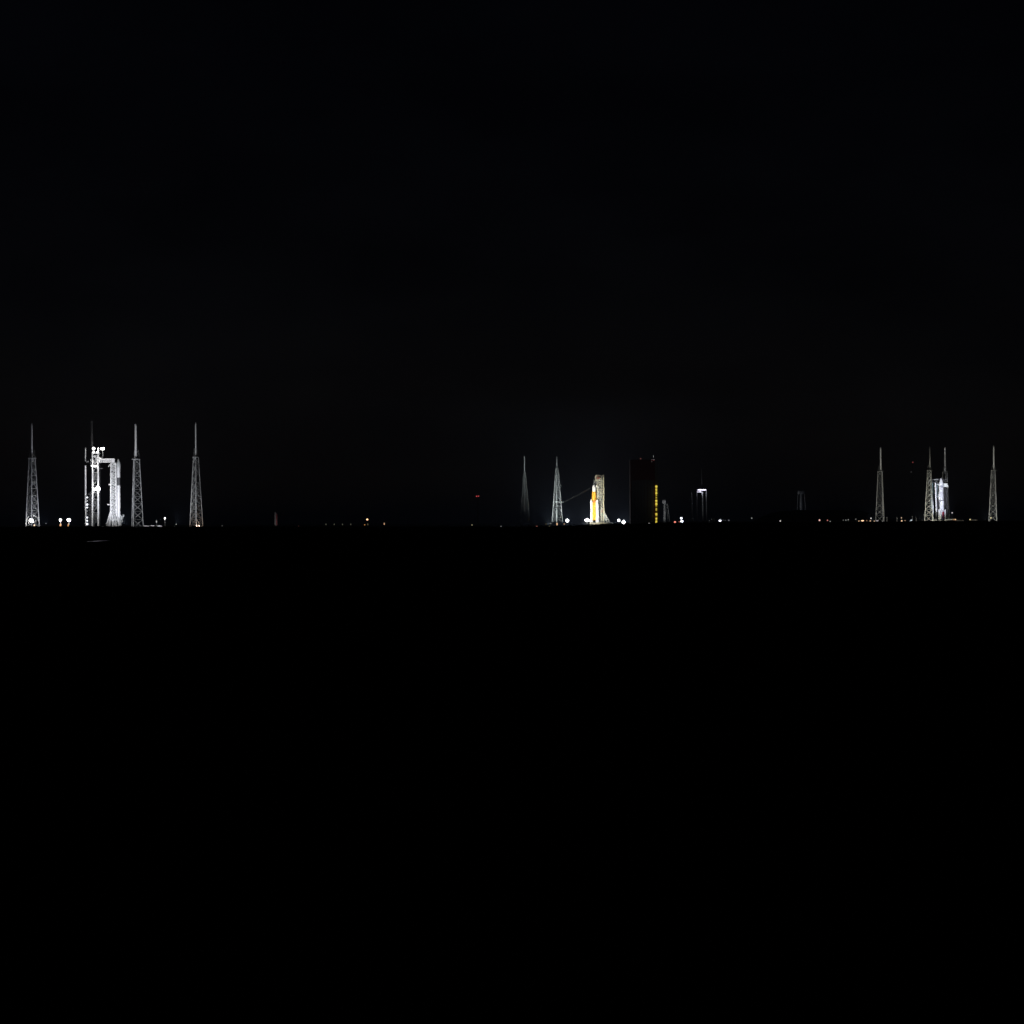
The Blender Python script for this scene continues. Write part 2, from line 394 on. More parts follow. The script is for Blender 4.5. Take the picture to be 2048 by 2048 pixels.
T = empty('erector_tower', W(228, 1052, DL), 'bright white lattice erector with splayed feet, pressed against the slim rocket', 'erector')
truss(T, 'bracing', 222, 234, 1032, 926, DL, 5, 15, .8, .28, WHITE, taper=.6)
truss(T, 'inner_bracing', 226.5, 232, 1036, 924, DL, 2.5, 8, .6, .22, GREYP)
for (x0, y0, x1, y1) in ((222, 1022, 213.5, 1052), (224, 1024, 218.5, 1052), (226, 1030, 226, 1053), (230, 1030, 233, 1053), (234, 1028, 239, 1052), (236, 1034, 241, 1050), (225, 1034, 231, 1053)):
    for dy in (-2.5, 2.5): MB().bar(W(x0, y0, DL) + Vector((0, dy, 0)), W(x1, y1, DL) + Vector((0, dy * 1.5, 0)), .7).build('leg', WHITE, T)
for (x0, y0, x1, y1) in ((240, 1042, 244, 1032), (243, 1040, 248, 1030), (238, 1036, 243, 1046), (241, 1030, 245, 1044), (246, 1029, 247.5, 1034)):
    MB().bar(W(x0, y0, DL), W(x1, y1, DL), .75).build('clamp_arm', GREYP, T)
for y, x0 in ((969, 218.5), (1009, 216), ):
    m_ = MB(); m_.bar(W(x0, y, DL), W(223, y, DL), .6); m_.ball(W(x0, y, DL), .75); m_.build('side_bracket', WHITE, T)
m_ = MB(); m_.bar(W(216.5, 934, DL), W(219, 929, DL), .5); m_.bar(W(219, 929, DL), W(224, 933, DL), .5); m_.bar(W(218, 932, DL), W(224, 930, DL), .4); m_.build('side_bracket', GREYP, T)
random.seed(3)
for i in range(16):
    y = 930 + i * 6.3; px = random.uniform(224.5, 231.5); slab(T, 'cable_tray', px - 1.3, px + 1.3, y, y + random.uniform(1.5, 3.6), DL, 1.5, (GREYP, DARKST, CLAD)[i % 3], random.uniform(-2, 1))
slab(T, 'cradle_head', 228, 233.5, 925.5, 931, DL, 4, GREYP)
slab(T, 'hold_down_frame', 222, 240, 1037, 1041, DL, 5, GREYP, 0)

# ground floodlights added, with no known source, to light the pads and towers
def added_flood(px, yb, D, power, target, label, group, col=(.95, .97, 1), ang=75, h=2.2, dy=0):
    p = W(px, yb, D); p.y += dy
    T = empty('floodlight', p, label, 'floodlight', group)
    MB().box(p + Vector((0, 0, .25)), 2.4, 1.4, .5).build('base', CONC, T)
    MB().bar(p + Vector((-1, 0, .4)), p + Vector((-1, 0, h)), .14).build('bracket', DARKST, T)
    MB().bar(p + Vector((1, 0, .4)), p + Vector((1, 0, h)), .14).build('bracket', DARKST, T)
    d = (Vector(target) - p).normalized()
    MB().tube(p + Vector((0, 0, h)) - d * .5, p + Vector((0, 0, h)) + d * .5, .5, .8, 14).build('housing', DARKST, T)
    MB().tube(p + Vector((0, 0, h)) + d * .52, p + Vector((0, 0, h)) + d * .58, .75, .75, 14).build('lens', glow((1, 1, 1), 8), T)
    light('SPOT', p + Vector((0, 0, h)) + d * 1.0, power, col, .6, target, ang, T)
GF = 'added ground floodlights aimed at the pads'
added_flood(212, 1054, DL - 60, 150000, W(229, 985, DL), 'added low floodlight in front of the left rocket and its erector, seen from behind', GF, col=(.86, .88, 1), ang=62)
added_flood(246, 1054, DL - 90, 230000, W(272, 935, DL), 'added low floodlight aimed up at the thick-masted lightning tower, seen from behind', GF, ang=100)
added_flood(352, 1054, DL - 60, 120000, W(391, 935, DL), 'added low floodlight aimed up at the lightning tower with the warm-lit foot, seen from behind', GF, ang=100)
added_flood(170, 1054, DL - 70, 62000, W(188, 970, DL), 'added low floodlight in front of the left service tower, seen from behind', GF, ang=70)
added_flood(92, 1054, DL - 80, 120000, W(63, 930, DL), 'added low floodlight aimed at the lightning tower on the far left edge, seen from behind', GF, col=(.86, .88, 1), ang=100)

# ------------------------------------------------------------------ lamp posts and small lights
def post(name, px, py, yb, D, r, col, es, label, cat='lamp post', group=None, rx=None, power=None, arm=0, rz=None, lcol=None, twin=False):
    s = D * TH; p = W(px, py, D); g = W(px, yb, D)
    T = empty(name, g, label, cat, group)
    MB().tube(g - Vector((0, 0, .5)), (g.x, g.y, p.z), max(.12, .10 * s), max(.09, .07 * s), 6).build('pole', STEEL, T)
    rx_ = (rx or r) * s; rz_ = (rz or r) * s
    hd = MB(); hd.box((p.x, p.y + .4, p.z + rz_ + .08), rx_ * .7, .5, .12); hd.bar((p.x, p.y + .5, p.z), (p.x, p.y + .5, p.z + rz_ + .1), .14)
    hd.build('lamp_hood', STEEL, T)
    MB().ball((p.x, p.y - .2, p.z), rx_, min(rx_, 1.0), rz_).build('lens', glow(col, es), T)
    if power: light('POINT', (p.x, p.y - 2.0, p.z), power, lcol or col, .8, parent=T)
    return T
Wt = (1, .97, .94); Wb = (.85, .88, 1); Am = (1, .42, .12); Am2 = (1, .62, .35); Rd = (1, .05, .04); Rp = (1, .32, .28); Gr = (.8, .85, .8); Ye = (1, .86, .45)
# left pad lamps
post('lamp_post', 62.5, 1041, 1054, DL - 30, 3.5, (1, .98, .96), 12, 'glaring white lamp cluster inside the foot of the leftmost lightning tower', rx=4.2, power=7000)
post('yard_lamp', 68.6, 1050.8, 1054, DL - 34, 1.7, Am2, 1.6, 'small amber lamp low at the right foot of the leftmost lightning tower')
post('lamp_post', 121, 1040, 1054, DL - 10, 2.6, Wt, 8, 'white lamp on a pole, left one of the pair between the left towers', group='pair of white lamp posts', power=6000)
post('lamp_post', 137.8, 1040, 1054, DL - 10, 3.1, Wt, 10, 'larger white lamp on a pole, right one of the pair between the left towers', group='pair of white lamp posts', rx=3.5, power=8000)
post('yard_lamp', 121, 1050.6, 1054.3, DL - 20, 1.7, Am, 1.0, 'amber glow standing for a reflection right below the left lamp of the white pair', rz=3.2, rx=1.6)  # glowing ball stands in for the orange reflection under the white lamp
post('yard_lamp', 136.4, 1050.4, 1054.3, DL - 20, 1.1, Am, .8, 'narrow amber glow standing for a reflection right below the right lamp of the white pair', rz=3.0)  # second orange reflection, also made as a glowing ball
post('street_lamp', 330, 1036.5, 1052.5, DL, 1.9, Wt, 2.0, 'white street lamp on a pale pole between two left lightning towers', power=1500)
post('yard_lamp', 313.2, 1043, 1052.5, DL, 1.3, Gr, .12, 'dim grey lamp above the low lit wall on the left pad', rz=2.2)
post('yard_lamp', 398, 1051.8, 1054, DL - 16, .9, Am2, .9, 'tiny warm lamp inside the foot of the lightning tower that stands apart', power=4000, lcol=(1, .72, .55))
# low lit blocks beside the left pad
T = empty('equipment_shed', W(305, 1053.4, DL), 'low pale row of equipment sheds right of the thick-masted lightning tower', 'shed')
random.seed(11)
x = 286.5
while x < 321:
    wd = random.uniform(2, 5); slab(T, 'cabinet', x, x + wd - .5, 1053.4 - random.uniform(1.6, 3.0), 1053.9, DL, 3, WHITE if random.random() < .6 else GREYP); x += wd
added_flood(300, 1054, DL - 16, 2500, W(304, 1052, DL), 'added tiny floodlight lighting the low sheds, seen from behind', GF, ang=120, h=.9)

# ---- dark plain between the pads
DM = 3600
GS = 'small lights scattered along the dark horizon'
def lamp(px, py, r, col, es, label, D=DM, rx=None, rz=None, yb=None):
    r *= .88; return post('yard_lamp', px, py, (yb or max(base_y(px), py + 2)), D, r, col, es, label, 'lamp', GS, rx=rx, rz=rz)
lamp(444.5, 1051.5, 1.2, Gr, .10, 'very dim grey lamp alone in the dark right of the left pad')
lamp(597.3, 1053.6, 1.4, Rp, 1.0, 'pinkish lamp low on the ground right of the grey and red pillar')
for px, lb in ((652, 'faint grey-green lamp, first from the left of four in an even row'), (668.5, 'faint grey-green lamp, second from the left of four in an even row'), (685, 'faint grey-green lamp, third from the left of four in an even row'), (701.5, 'faint grey-green lamp, last on the right of four in an even row')):
    lamp(px, 1048.7, 1.0, (.8, .85, .6), .10, lb, rz=1.6)
lamp(734.5, 1039, 1.7, Am2, 2.6, 'brightest orange lamp, raised on a pole right of the row of four faint lamps', rx=1.9)
lamp(729.4, 1049.6, 1.1, Am, .7, 'small orange lamp low to the left under the brightest orange lamp')
lamp(735.6, 1048.8, 1.0, (.7, .6, .3), .15, 'faint olive lamp directly under the brightest orange lamp', rz=1.8)
lamp(768.5, 1047.6, .9, Am2, .8, 'narrow orange lamp just right of the brightest orange lamp', rz=2.3)
lamp(944, 1050, 1.2, Ye, .45, 'yellowish small lamp on the ground below the high red beacons')
lamp(1002, 1053.4, 1.0, Gr, .4, 'small whitish lamp left of the dim lightning tower', rz=1.7)
lamp(1073.6, 1053.2, 1.5, Rp, .45, 'dusky pink lamp between the two middle lightning towers')
lamp(1092, 1048, 1.2, Ye, .1, 'very dim lamp left of the foot of the pale lightning tower')
lamp(1101, 1047, 1.5, Gr, .16, 'dim smeared lamp at the left foot of the pale lightning tower', rx=2.2)
lamp(1114, 1048, 1.8, Am2, .8, 'warm lamp under the middle of the pale lightning tower', rz=2.8)
lamp(1099, 1053.5, 1.5, Ye, .9, 'pale cream lamp lowest below the pale lightning tower')
lamp(1110, 1053.6, 1.3, Rp, .25, 'dull reddish lamp low below the pale lightning tower')
lamp(1128.5, 1048, 1.6, Am2, .35, 'dull brownish lamp right of the foot of the pale lightning tower')

# grey and red pillar
T = empty('pillar', W(552, 1052, DM), 'lone upright pillar with a grey face and a red side in the dark plain', 'pillar')
a = W(551, 1051, DM); zt = W(551, 1025, DM).z
MB().box((a.x, DM, (a.z + zt) / 2), 2.6, 3, zt - a.z).build('grey_face', GREYP, T)
MB().box((a.x + 2.1, DM + .3, (a.z + zt) / 2 - 1), 1.58, 2.8, zt - a.z - 3).build('red_side', RED, T)
MB().box((a.x, DM, zt + .2), 3, 3.4, .4).build('cap', GREYP, T)
added_flood(549, 1053, DM - 26, 1500, W(552, 1038, DM), 'added tiny floodlight at the foot of the grey and red pillar, seen from behind', GF, col=(1, .85, .85), ang=70, h=.8)

# radio masts with beacons
def radio_mast(px, yt, D, label, beacons, tw=1.2):
    g = W(px, base_y(px), D); top = W(px, yt, D); T = empty('radio_mast', g, label, 'mast')
    P = [(tw * math.cos(k * 2.094), tw * math.sin(k * 2.094)) for k in range(3)]
    H = top.z - g.z; n = int(H / 5)
    m_ = MB()
    for k in range(3): MB().bar(g + Vector((*P[k], -.5)), g + Vector((*P[k], H)), .25).build('leg', DARKST, T)
    for i in range(n):
        for k in range(3):
            a = P[k]; b = P[(k + 1) % 3]; m_.bar(g + Vector((*a, H * i / n)), g + Vector((*b, H * (i + 1) / n)), .16)
    m_.build('bracing', DARKST, T)
    for bx, by, r, col, es in beacons:
        q = W(bx, by, D); MB().ball(q, r * D * TH).build('beacon', glow(col, es), T)
        MB().bar((g.x, g.y, q.z - r), (q.x, q.y, q.z - r), .2).build('beacon_arm', DARKST, T)
radio_mast(955.3, 992.5, 4200, 'slender dark radio mast with two red beacons side by side', [(953.4, 992.6, 1.2, (1, .12, .14), .7), (957.2, 992.2, 1.1, (1, .14, .16), .55)])
radio_mast(1825.5, 925, 4800, 'slender dark radio mast topped by one red beacon, left of the right pad', [(1825.7, 924.6, 1.2, (1, .2, .2), .22), (1822.5, 944, 1.2, (.8, .8, .8), .04)])

# ================================================================== MIDDLE PAD
sC = DC * TH
T = empty('launcher_platform', W(1200, 1051, DC), 'long lit launch platform and lattice umbilical tower right of the orange rocket', 'launch tower')
ty0, ty1 = 1046, 951
truss(T, 'bracing', 1195, 1207.6, ty0, ty1, DC, 16, 17, 1.9, .55, CREAM)
truss(T, 'inner_bracing', 1197, 1203, ty0, 953, DC - 3, 8, 11, .9, .4, GREYP)
random.seed(5)
for i in range(21):
    y = 956 + i * 4.4; slab(T, 'floor', 1194.6, 1208, y, y + .45, DC, 17, CREAM)
for i in range(36):
    y = 956 + i * 2.45; px = random.uniform(1193.5, 1203.5); wd = random.uniform(1, 3.4)
    slab(T, 'equipment_cabinet', px - wd / 2, px + wd / 2, y, y + random.uniform(1, 3), DC, 3, random.choice((CREAM, GREYP, DARKST, TEAL, DARKST, RUST if 985 < y < 1030 else CREAM)), -random.uniform(6.5, 9.5))
m_ = slab(T, 'crane_cab', 1192, 1199, 950, 954, DC, 9, CREAM); slab(T, 'crane_cab', 1190, 1192.6, 951.5, 958, DC, 7, CREAM)
slab(T, 'red_machinery', 1193.6, 1199.4, 954.2, 958.5, DC, 8, RUST, -6)
slab(T, 'top_frame', 1190.2, 1201, 958.8, 962, DC, 8, CREAM, -4)
slab(T, 'top_frame', 1189.5, 1196, 962.5, 968, DC, 5, DARKST, -2)
m_ = MB(); m_.bar(W(1207.5, 952, DC), W(1207.8, 948, DC), 1.0); m_.build('lightning_rod', CREAM, T)
# swing arms
for y, x0, x1, mt, th in ((972, 1188, 1196.5, WHITE, 3.2), (986, 1192, 1199, DARKST, 1.6), (993, 1193, 1199, GREYP, 1.6), (997.5, 1192.5, 1198, DARKST, 1.6), (1010, 1196, 1200, GREYP, 1.6)):
    slab(T, 'swing_arm', x0, x1, y - th / 2, y + th / 2, DC, 4, mt, -5)
# platform deck, buttress and legs
deck = MB(); a = W(1180, 1048.2, DC); b = W(1216, 1045, DC); deck.box(((a.x + b.x) / 2, DC, (a.z + b.z) / 2), b.x - a.x, 34, 3.6); deck.build('deck', CREAM, T)
for px in (1181, 1188, 1196, 1215): 
    for dy in (-14, 14): MB().bar(W(px, 1053.5, DC) + Vector((0, dy, 0)), W(px, 1047, DC) + Vector((0, dy, 0)), 2.4).build('deck_leg', CREAM, T)
for dy in (-8, 8):
    q = Vector((0, dy, 0))
    for x0, y0, x1, y1 in ((1208, 1022, 1219, 1045), (1205, 1026, 1215, 1046), (1206, 1040, 1216, 1037), (1208, 1023, 1208, 1047), (1209, 1028, 1213, 1037), (1213, 1046, 1213, 1033), (1216, 1038, 1218, 1046)):
        MB().bar(W(x0, y0, DC) + q, W(x1, y1, DC) + q, 1.5).build('buttress', GREYP, T)
for (x0, y0, x1, y1, w_) in ((1214, 1044, 1230.5, 1048.5, 3.4), (1214, 1047, 1229, 1049, 3.0)):
    m_ = MB(); m_.tube(W(x0, y0, DC) + Vector((0, -10, 0)), W(x1, y1, DC) + Vector((0, -10, 0)), w_ / 2, w_ / 2 * .8, 10); m_.build('exhaust_duct', GREYP, T)
slab(T, 'service_mast', 1185.2, 1187, 1030, 1044, DC, 3, GREYP, 5)
slab(T, 'tail_mast', 1179.5, 1183.5, 1037.5, 1045, DC, 8, CREAM, -6)

T = empty('rocket', W(1188, 1044.8, DC), 'huge orange rocket with white side boosters and white top on the middle pad', 'rocket')
def zz(y): return W(1187.8, y, DC).z
cx = W(1187.9, 1010, DC).x; yr = DC - 14
def xr(px, y): return W(px, y, DC).x
R0 = 5.6
z0 = zz(1044.5)
MB().lathe((cx, yr, zz(1040)), [(R0, 0), (R0, zz(1005) - zz(1040))], 28).build('core_stage', ORANGE, T)
MB().lathe((cx, yr, zz(1005)), [(R0 * 1.01, 0), (R0 * 1.01, zz(1000.5) - zz(1005))], 28).build('intertank', BROWN, T)
MB().lathe((cx, yr, zz(1000.5)), [(R0, 0), (R0 * 1.02, zz(988) - zz(1000.5)), (R0 * .93, zz(984.5) - zz(1000.5)), (R0 * .82, zz(983.2) - zz(1000.5))], 28).build('oxygen_tank', ORANGE, T)
MB().lathe((cx, yr, zz(983.2)), [(R0 * .78, 0), (R0 * .78, 5), (R0 * .74, zz(974) - zz(983.2)), (R0 * .55, zz(971.5) - zz(983.2)), (R0 * .2, zz(970) - zz(983.2))], 24).build('upper_stage', WHITE, T)
MB().lathe((cx, yr, zz(970.2)), [(1.2, 0), (.75, 3), (.75, zz(961) - zz(970.2)), (.2, zz(959) - zz(970.2))], 12).build('escape_tower', WHITE, T)
e = MB()
for dx in (-3, 3):
    for dy in (-3, 3): e.lathe((cx + dx, yr + dy, z0 - 1), [(2, 0), (1.1, 3.4)], 12)
e.build('engine_nozzle', DARKST, T)
for (px, hw, ytop, ybot) in ((1182.6, 2.45, 998.5, 1044.5), (1194.0, 3.3, 998.5, 1044.5)):
    bx = xr(px, 1010); r = hw * sC * .92; zb = zz(ybot); ht = zz(ytop) - zb
    bo = MB().lathe((bx, yr - 3, zb), [(r * 1.25, 0), (r * 1.2, 3), (r, 4.5), (r, ht * .9), (r * .75, ht * .955), (r * .1, ht)], 22).build('booster', WHITE, T)
    MB().lathe((bx, yr - 3, zb + ht * .55), [(r * 1.02, 0), (r * 1.02, .5)], 22).build('joint_ring', GREYP, bo)

def bank(px, py, yb, D, r, label, group, power, lc=(.93, .96, 1), es=12, rx=None, rz=None, n=3):
    """floodlight bank on a short mast: pole, frame, rows of glowing lamps"""
    s = D * TH; p = W(px, py, D); g = W(px, yb, D); T = empty('floodlight_mast', g, label, 'floodlight', group)
    for dx in (-1, 1): MB().bar(g + Vector((dx * r * s * .4, 0, -.5)), (g.x + dx * r * s * .4, g.y, p.z), .5).build('pole', STEEL, T)
    RX = (rx or r) * s; RZ = (rz or r) * s
    MB().box((p.x, p.y + .8, p.z), RX * 1.3, .5, RZ * 1.5).build('frame', STEEL, T)
    for j in range(n):
        for i in range(n):
            u = (i - (n - 1) / 2) / n * 2; v = (j - (n - 1) / 2) / n * 2
            if n > 2 and abs(u) > .6 and abs(v) > .6: continue
            MB().ball((p.x + u * RX * .92, p.y - .2, p.z + v * RZ * .92), RX / n * 1.25, 1.0, RZ / n * 1.25).build('lamp', glow((1, 1, 1), es), T)
    if power: light('SPOT', (p.x, p.y - 3, p.z + 1), power, lc, 2.0, (p.x, p.y - 60, p.z + 14), 165, parent=T, blend=.3)
GB = 'white floodlight banks around the orange rocket'
bank(1134.6, 1041.2, 1051, DC, 3.3, 'round white floodlight bank halfway between pale lightning tower and orange rocket', GB, 2.6e5)
bank(1174, 1040.2, 1051, DC, 4.2, 'wide white floodlight bank right at the left foot of the orange rocket', GB, 2e5, rx=4.6, rz=3.2)
bank(1237.6, 1040.6, 1050, DC, 2.0, 'smaller white floodlight on a pole right of the launch platform', GB, 5e4, n=2)
bank(1247.2, 1044.6, 1050, DC, 3.3, 'rightmost large white floodlight bank between launch platform and dark hall', GB, 2.6e5, rz=4.2)
rc = W(1192, 1005, DC)
m_ = MB(); c0 = W(1127, 1004, DC - 62); c1 = W(1189, 971, DC - 4)  # cable pair stands in for a faint slanting streak of light
for dx in (0, 2.2):
    pr_ = None
    for i in range(17):
        t = i / 16; q = c0.lerp(c1, t) + Vector((0, dx, -1.0 * math.sin(math.pi * t) - dx * .6))
        if pr_ is not None: m_.tube(pr_, q, .2, .2, 6)
        pr_ = q
for i in range(1, 16):
    t = i / 16; q = c0.lerp(c1, t) + Vector((0, 0, -1.0 * math.sin(math.pi * t))); m_.bar(q, q + Vector((0, 2.2, -1.3)), .15)
tag(m_.build('streak_cable', mat('dark_streak_cable', (.035, .035, .035), .7)), 'double cable standing for slanting light streak between the pale lightning tower and the orange rocket', 'cable')
added_flood(1165, 1052, DC - 170, 3.6e6, rc, 'added distant floodlight before the orange rocket, the left one of two, seen from behind', GF, col=(1, .98, .86), ang=44)
added_flood(1228, 1051.5, DC - 150, 9.5e6, W(1200, 1000, DC), 'added distant floodlight before the lattice launch tower, the right one of two, seen from behind', GF, col=(1, .94, .74), ang=44)
added_flood(1096, 1052, DC - 190, 2.2e6, W(1113, 975, DC), 'added distant floodlight aimed at the pale lightning tower, seen from behind', GF, col=(.9, 1, .97), ang=60)
added_flood(1072, 1053, DC - 190, 3.4e5, W(1048, 945, DC), 'added distant floodlight aimed at the top of the dim lightning tower, seen from behind', GF, col=(.9, 1, .97), ang=40)

# ================================================================== dark assembly hall with the yellow stair lights
DV = 5830; sV = DV * TH
T = empty('assembly_building', W(1290, 1047, DV), 'huge dark windowless hall with a column of yellow stair lights at its right edge', 'building')
slab(T, 'high_bay', 1261, 1309.5, 920, 1048, DV, 36, mat('maroon_dark_cladding', (.11, .016, .016), .9, 0, .1), 18)
slab(T, 'roof_edge', 1260.6, 1309.9, 918.8, 919.9, DV, 37, CLAD, 18)
slab(T, 'stair_core', 1309.6, 1317.5, 930, 1048, DV, 20, CLAD, 24)
for k in range(7):
    px = 1264 + k * 6.4; slab(T, 'door_panel', px, px + 4.8, 960, 1047, DV, 1.2, CLAD, -.2)
slab(T, 'roof_mast', 1306.2, 1307.4, 909.3, 918.7, DV, 1.2, WHITE, 10)
ms = MB(); q = W(1281.4, 917.4, DV); ms.ball(q, 1.2 * sV * .9); ms.build('beacon', glow(Rp, .2), T)
q = W(1303.5, 923.4, DV); MB().ball(q + Vector((0, -1, 0)), 1.2).build('beacon', glow(Gr, .06), T)
# stairwell with lit landings
sh = slab(T, 'lit_stairwell', 1311.4, 1315.0, 970, 1045.8, DV, 3, mat('yellow_wall', (.5, .36, .02), .7), 12.8)
for y, r in ((972.8, 2.5), (976.3, 1.4), (979.6, 2.0), (983.2, 1.7), (986.5, 2.4), (990.5, 1.2), (995.2, 1.8), (1001.4, 2.4), (1005, 1.5), (1008, 2.4), (1011.5, 1.3), (1017.5, 1.7), (1020, 1.7), (1028, 2.2), (1031, 1.4), (1037, 2.0), (1040.5, 1.7), (1044, 2.2)):
    q = W(1313.2, y, DV); q.y = DV + 10.8
    MB().ball(q, max(1.8, r) * sV * .95, 1.0, r * sV * .85).build('stair_light', glow((1, .78, .09), 1.0 if r > 1.8 else .5), T)
light('POINT', W(1313.2, 1008, DV - 8), 500, (1, .75, .1), 1, parent=T)
light('POINT', W(1313.2, 985, DV - 8), 500, (1, .75, .1), 1, parent=T); light('POINT', W(1313.2, 1030, DV - 8), 500, (1, .75, .1), 1, parent=T)
q = W(1306.8, 925, DV - 12); light('SPOT', q, 9000, (1, 1, 1), .5, W(1306.8, 909, DV + 10), 50, T)
lamp(1298, 1046.6, 1.5, Wt, .6, 'small white lamp at the foot of the dark hall, left of its yellow lights', D=5800)

# water tower with round tank
DT = 5600; sT = DT * TH
T = empty('water_tower', W(1331, 1044, DT), 'pale water tower with a round tank on tall legs, right beside the dark hall', 'water tower')
q = W(1328.3, 1003.3, DT); MB().lathe(q - Vector((0, 0, 5.2)), [(1.8, 0), (3.8, 1.2), (4.6, 3.5), (4.7, 7), (3.6, 9.6), (1.2, 11), (.2, 11.6)], 20).build('tank', WHITE, T)
MB().tube(W(1329.0, 1045, DT), W(1328.6, 1007, DT), 2.8, 2.0, 14).build('riser', GREYP, T)
for (x0, x1, dy) in ((1339.3, 1335.2, 0), (1336.8, 1333.4, 8), (1326.6, 1327.6, -3), (1331.2, 1330.4, -3)):
    MB().bar(W(x0, 1045, DT) + Vector((0, dy, 0)), W(x1, 1007, DT) + Vector((0, dy, 0)), .9 if dy == 0 else .6).build('leg', GREYP, T)
m_ = MB()
for i in range(5):
    y = 1042 - i * 8; m_.bar(W(1327, y, DT), W(1338.8 - i * .9, y, DT), .25)
m_.build('bracing', DARKST, T)
added_flood(1326, 1046, DT - 90, 6e4, W(1330, 1012, DT), 'added distant floodlight aimed at the round water tank, seen from behind', GF, ang=50)

lamp(1350, 1044.3, 1.9, (1, .28, .2), 2.2, 'bright red-orange lamp, left of the red one near the two stacked white lamps', D=5200, rx=2.2)
lamp(1358, 1044.6, 1.7, (1, .3, .24), 1.6, 'red lamp touching the lower white lamp right of the round water tower', D=5200)
lamp(1362.6, 1036.6, 2.2, Wb, 5, 'upper of two stacked bluish white lamps left of the distant four-column pad', D=5200)
lamp(1364, 1042.8, 2.3, Wb, 6, 'lower and larger of two stacked white lamps left of the distant four-column pad', D=5200, rx=2.7)

# distant pad with lit crossbar
DA = 5000; sA = DA * TH
T = empty('service_tower', W(1404, 1044.5, DA), 'distant service tower with a bright crossbar on thin columns and a mast on top', 'service tower')
for px, xt, y1, t, mt in ((1384.6, 1383.2, 985, 1.7, DARKST), (1394.0, 1393.6, 986, 1.3, DARKST), (1406, 1405, 984, 1.7, GREYP), (1413.5, 1412.8, 980, 1.7, STEEL)):
    MB().bar(W(px, 1045, DA), W(xt, y1, DA), t).build('column', mt, T)
MB().bar(W(1404, 968, DA), W(1403.0, 939, DA), 1.3).build('roof_mast', STEEL, T)
MB().bar(W(1404.2, 980, DA), W(1403.8, 967, DA), .5).build('roof_mast', DARKST, T)
c1 = slab(T, 'lit_crossbar', 1394.3, 1412, 978.2, 981, DA, 5, WHITE)
for px, r in ((1396.5, 1.1), (1399, 1.3), (1401, 1.4), (1403, 1.2), (1406.5, 1.5), (1409, 1.5), (1411, 1.2)):
    MB().ball(W(px, 979.8, DA) + Vector((0, -3, 0)), r * sA * 1.2, .8, r * sA * .9).build('lamp', glow((.82, .78, 1), 2.2), c1)
c2 = slab(T, 'lit_crossbar', 1393.5, 1402, 982.6, 984.6, DA, 5, WHITE)
for px in (1395, 1397.4, 1399.6, 1401.2): MB().ball(W(px, 983.8, DA) + Vector((0, -3, 0)), 1.5 * sA, .8, 1.1 * sA).build('lamp', glow((.82, .78, 1), .9), c2)
light('POINT', W(1403, 986, DA) + Vector((0, -7, 0)), 2500, (.85, .85, 1), 1, parent=T)
T = empty('storage_sphere', W(1384.3, 1043, DA), 'dim round storage tank at the foot of the distant four-column pad', 'tank')
MB().ball(W(1384.3, 1038.6, DA) + Vector((0, -8, 0)), 2.6 * sA, 2.6 * sA, 3.0 * sA).build('sphere', GREYP, T)
for dx in (-2, 2): MB().bar(W(1384.3 + dx, 1044, DA) + Vector((0, -8, 0)), W(1384.3 + dx, 1039, DA) + Vector((0, -8, 0)), .4).build('leg', STEEL, T)
o = MB(); a = W(1377, 1044, DA); b = W(1397, 1043.3, DA); o.box(((a.x + b.x) / 2, DA - 12, (a.z + b.z) / 2), b.x - a.x, 6, .9); tag(o.build('lit_ground_strip', CONC), 'dim low concrete strip standing for lit ground at the foot of the distant four-column pad', 'wall')  # low box stands in for a strip of dimly lit ground
added_flood(1392, 1045.5, DA - 70, 14000, W(1404, 985, DA), 'added distant floodlight aimed at the four-column pad, seen from behind', GF, ang=75)
T = empty('hangar', W(1426, 1044, 4800), 'small dim boxy hangar with lit edges between four-column pad and bright white lamp', 'hangar')
slab(T, 'wall', 1423.5, 1429, 1038, 1045, 4800, 10, GREYP); slab(T, 'roof', 1423, 1429.5, 1036.4, 1037.9, 4800, 11, STEEL); slab(T, 'annex', 1418.5, 1423.3, 1040.5, 1045, 4800, 8, STEEL)
slab(T, 'door', 1425, 1427.5, 1040.5, 1045, 4800, .4, DARKST, -5.1)
lamp(1440, 1041.6, 1.8, Wb, 5, 'bright bluish white lamp right of the small dim hangar', D=4700, rx=2.5)
for px, py, lb in ((1441, 1037.5, 'faint bluish lamp above the bright lamp right of the small hangar'), (1446, 1040.2, 'faint bluish lamp, nearest on the right to the bright lamp by the hangar'), (1450.5, 1040.8, 'faint bluish lamp in the middle of three fading right of the bright lamp'), (1457.5, 1040.6, 'dim grey lamp ending the row right of the bright lamp by the hangar')):
    lamp(px, py, 1.1 if px < 1455 else 1.6, Wb, .07 if px < 1455 else .16, lb, D=4700)
lamp(1503.4, 1036.2, 1.4, Gr, .35, 'lone dim white lamp left of the dark rise')
lamp(1560.5, 1042, 1.5, Wt, .7, 'lone cream lamp before the dark rise, left of the box-topped tower')

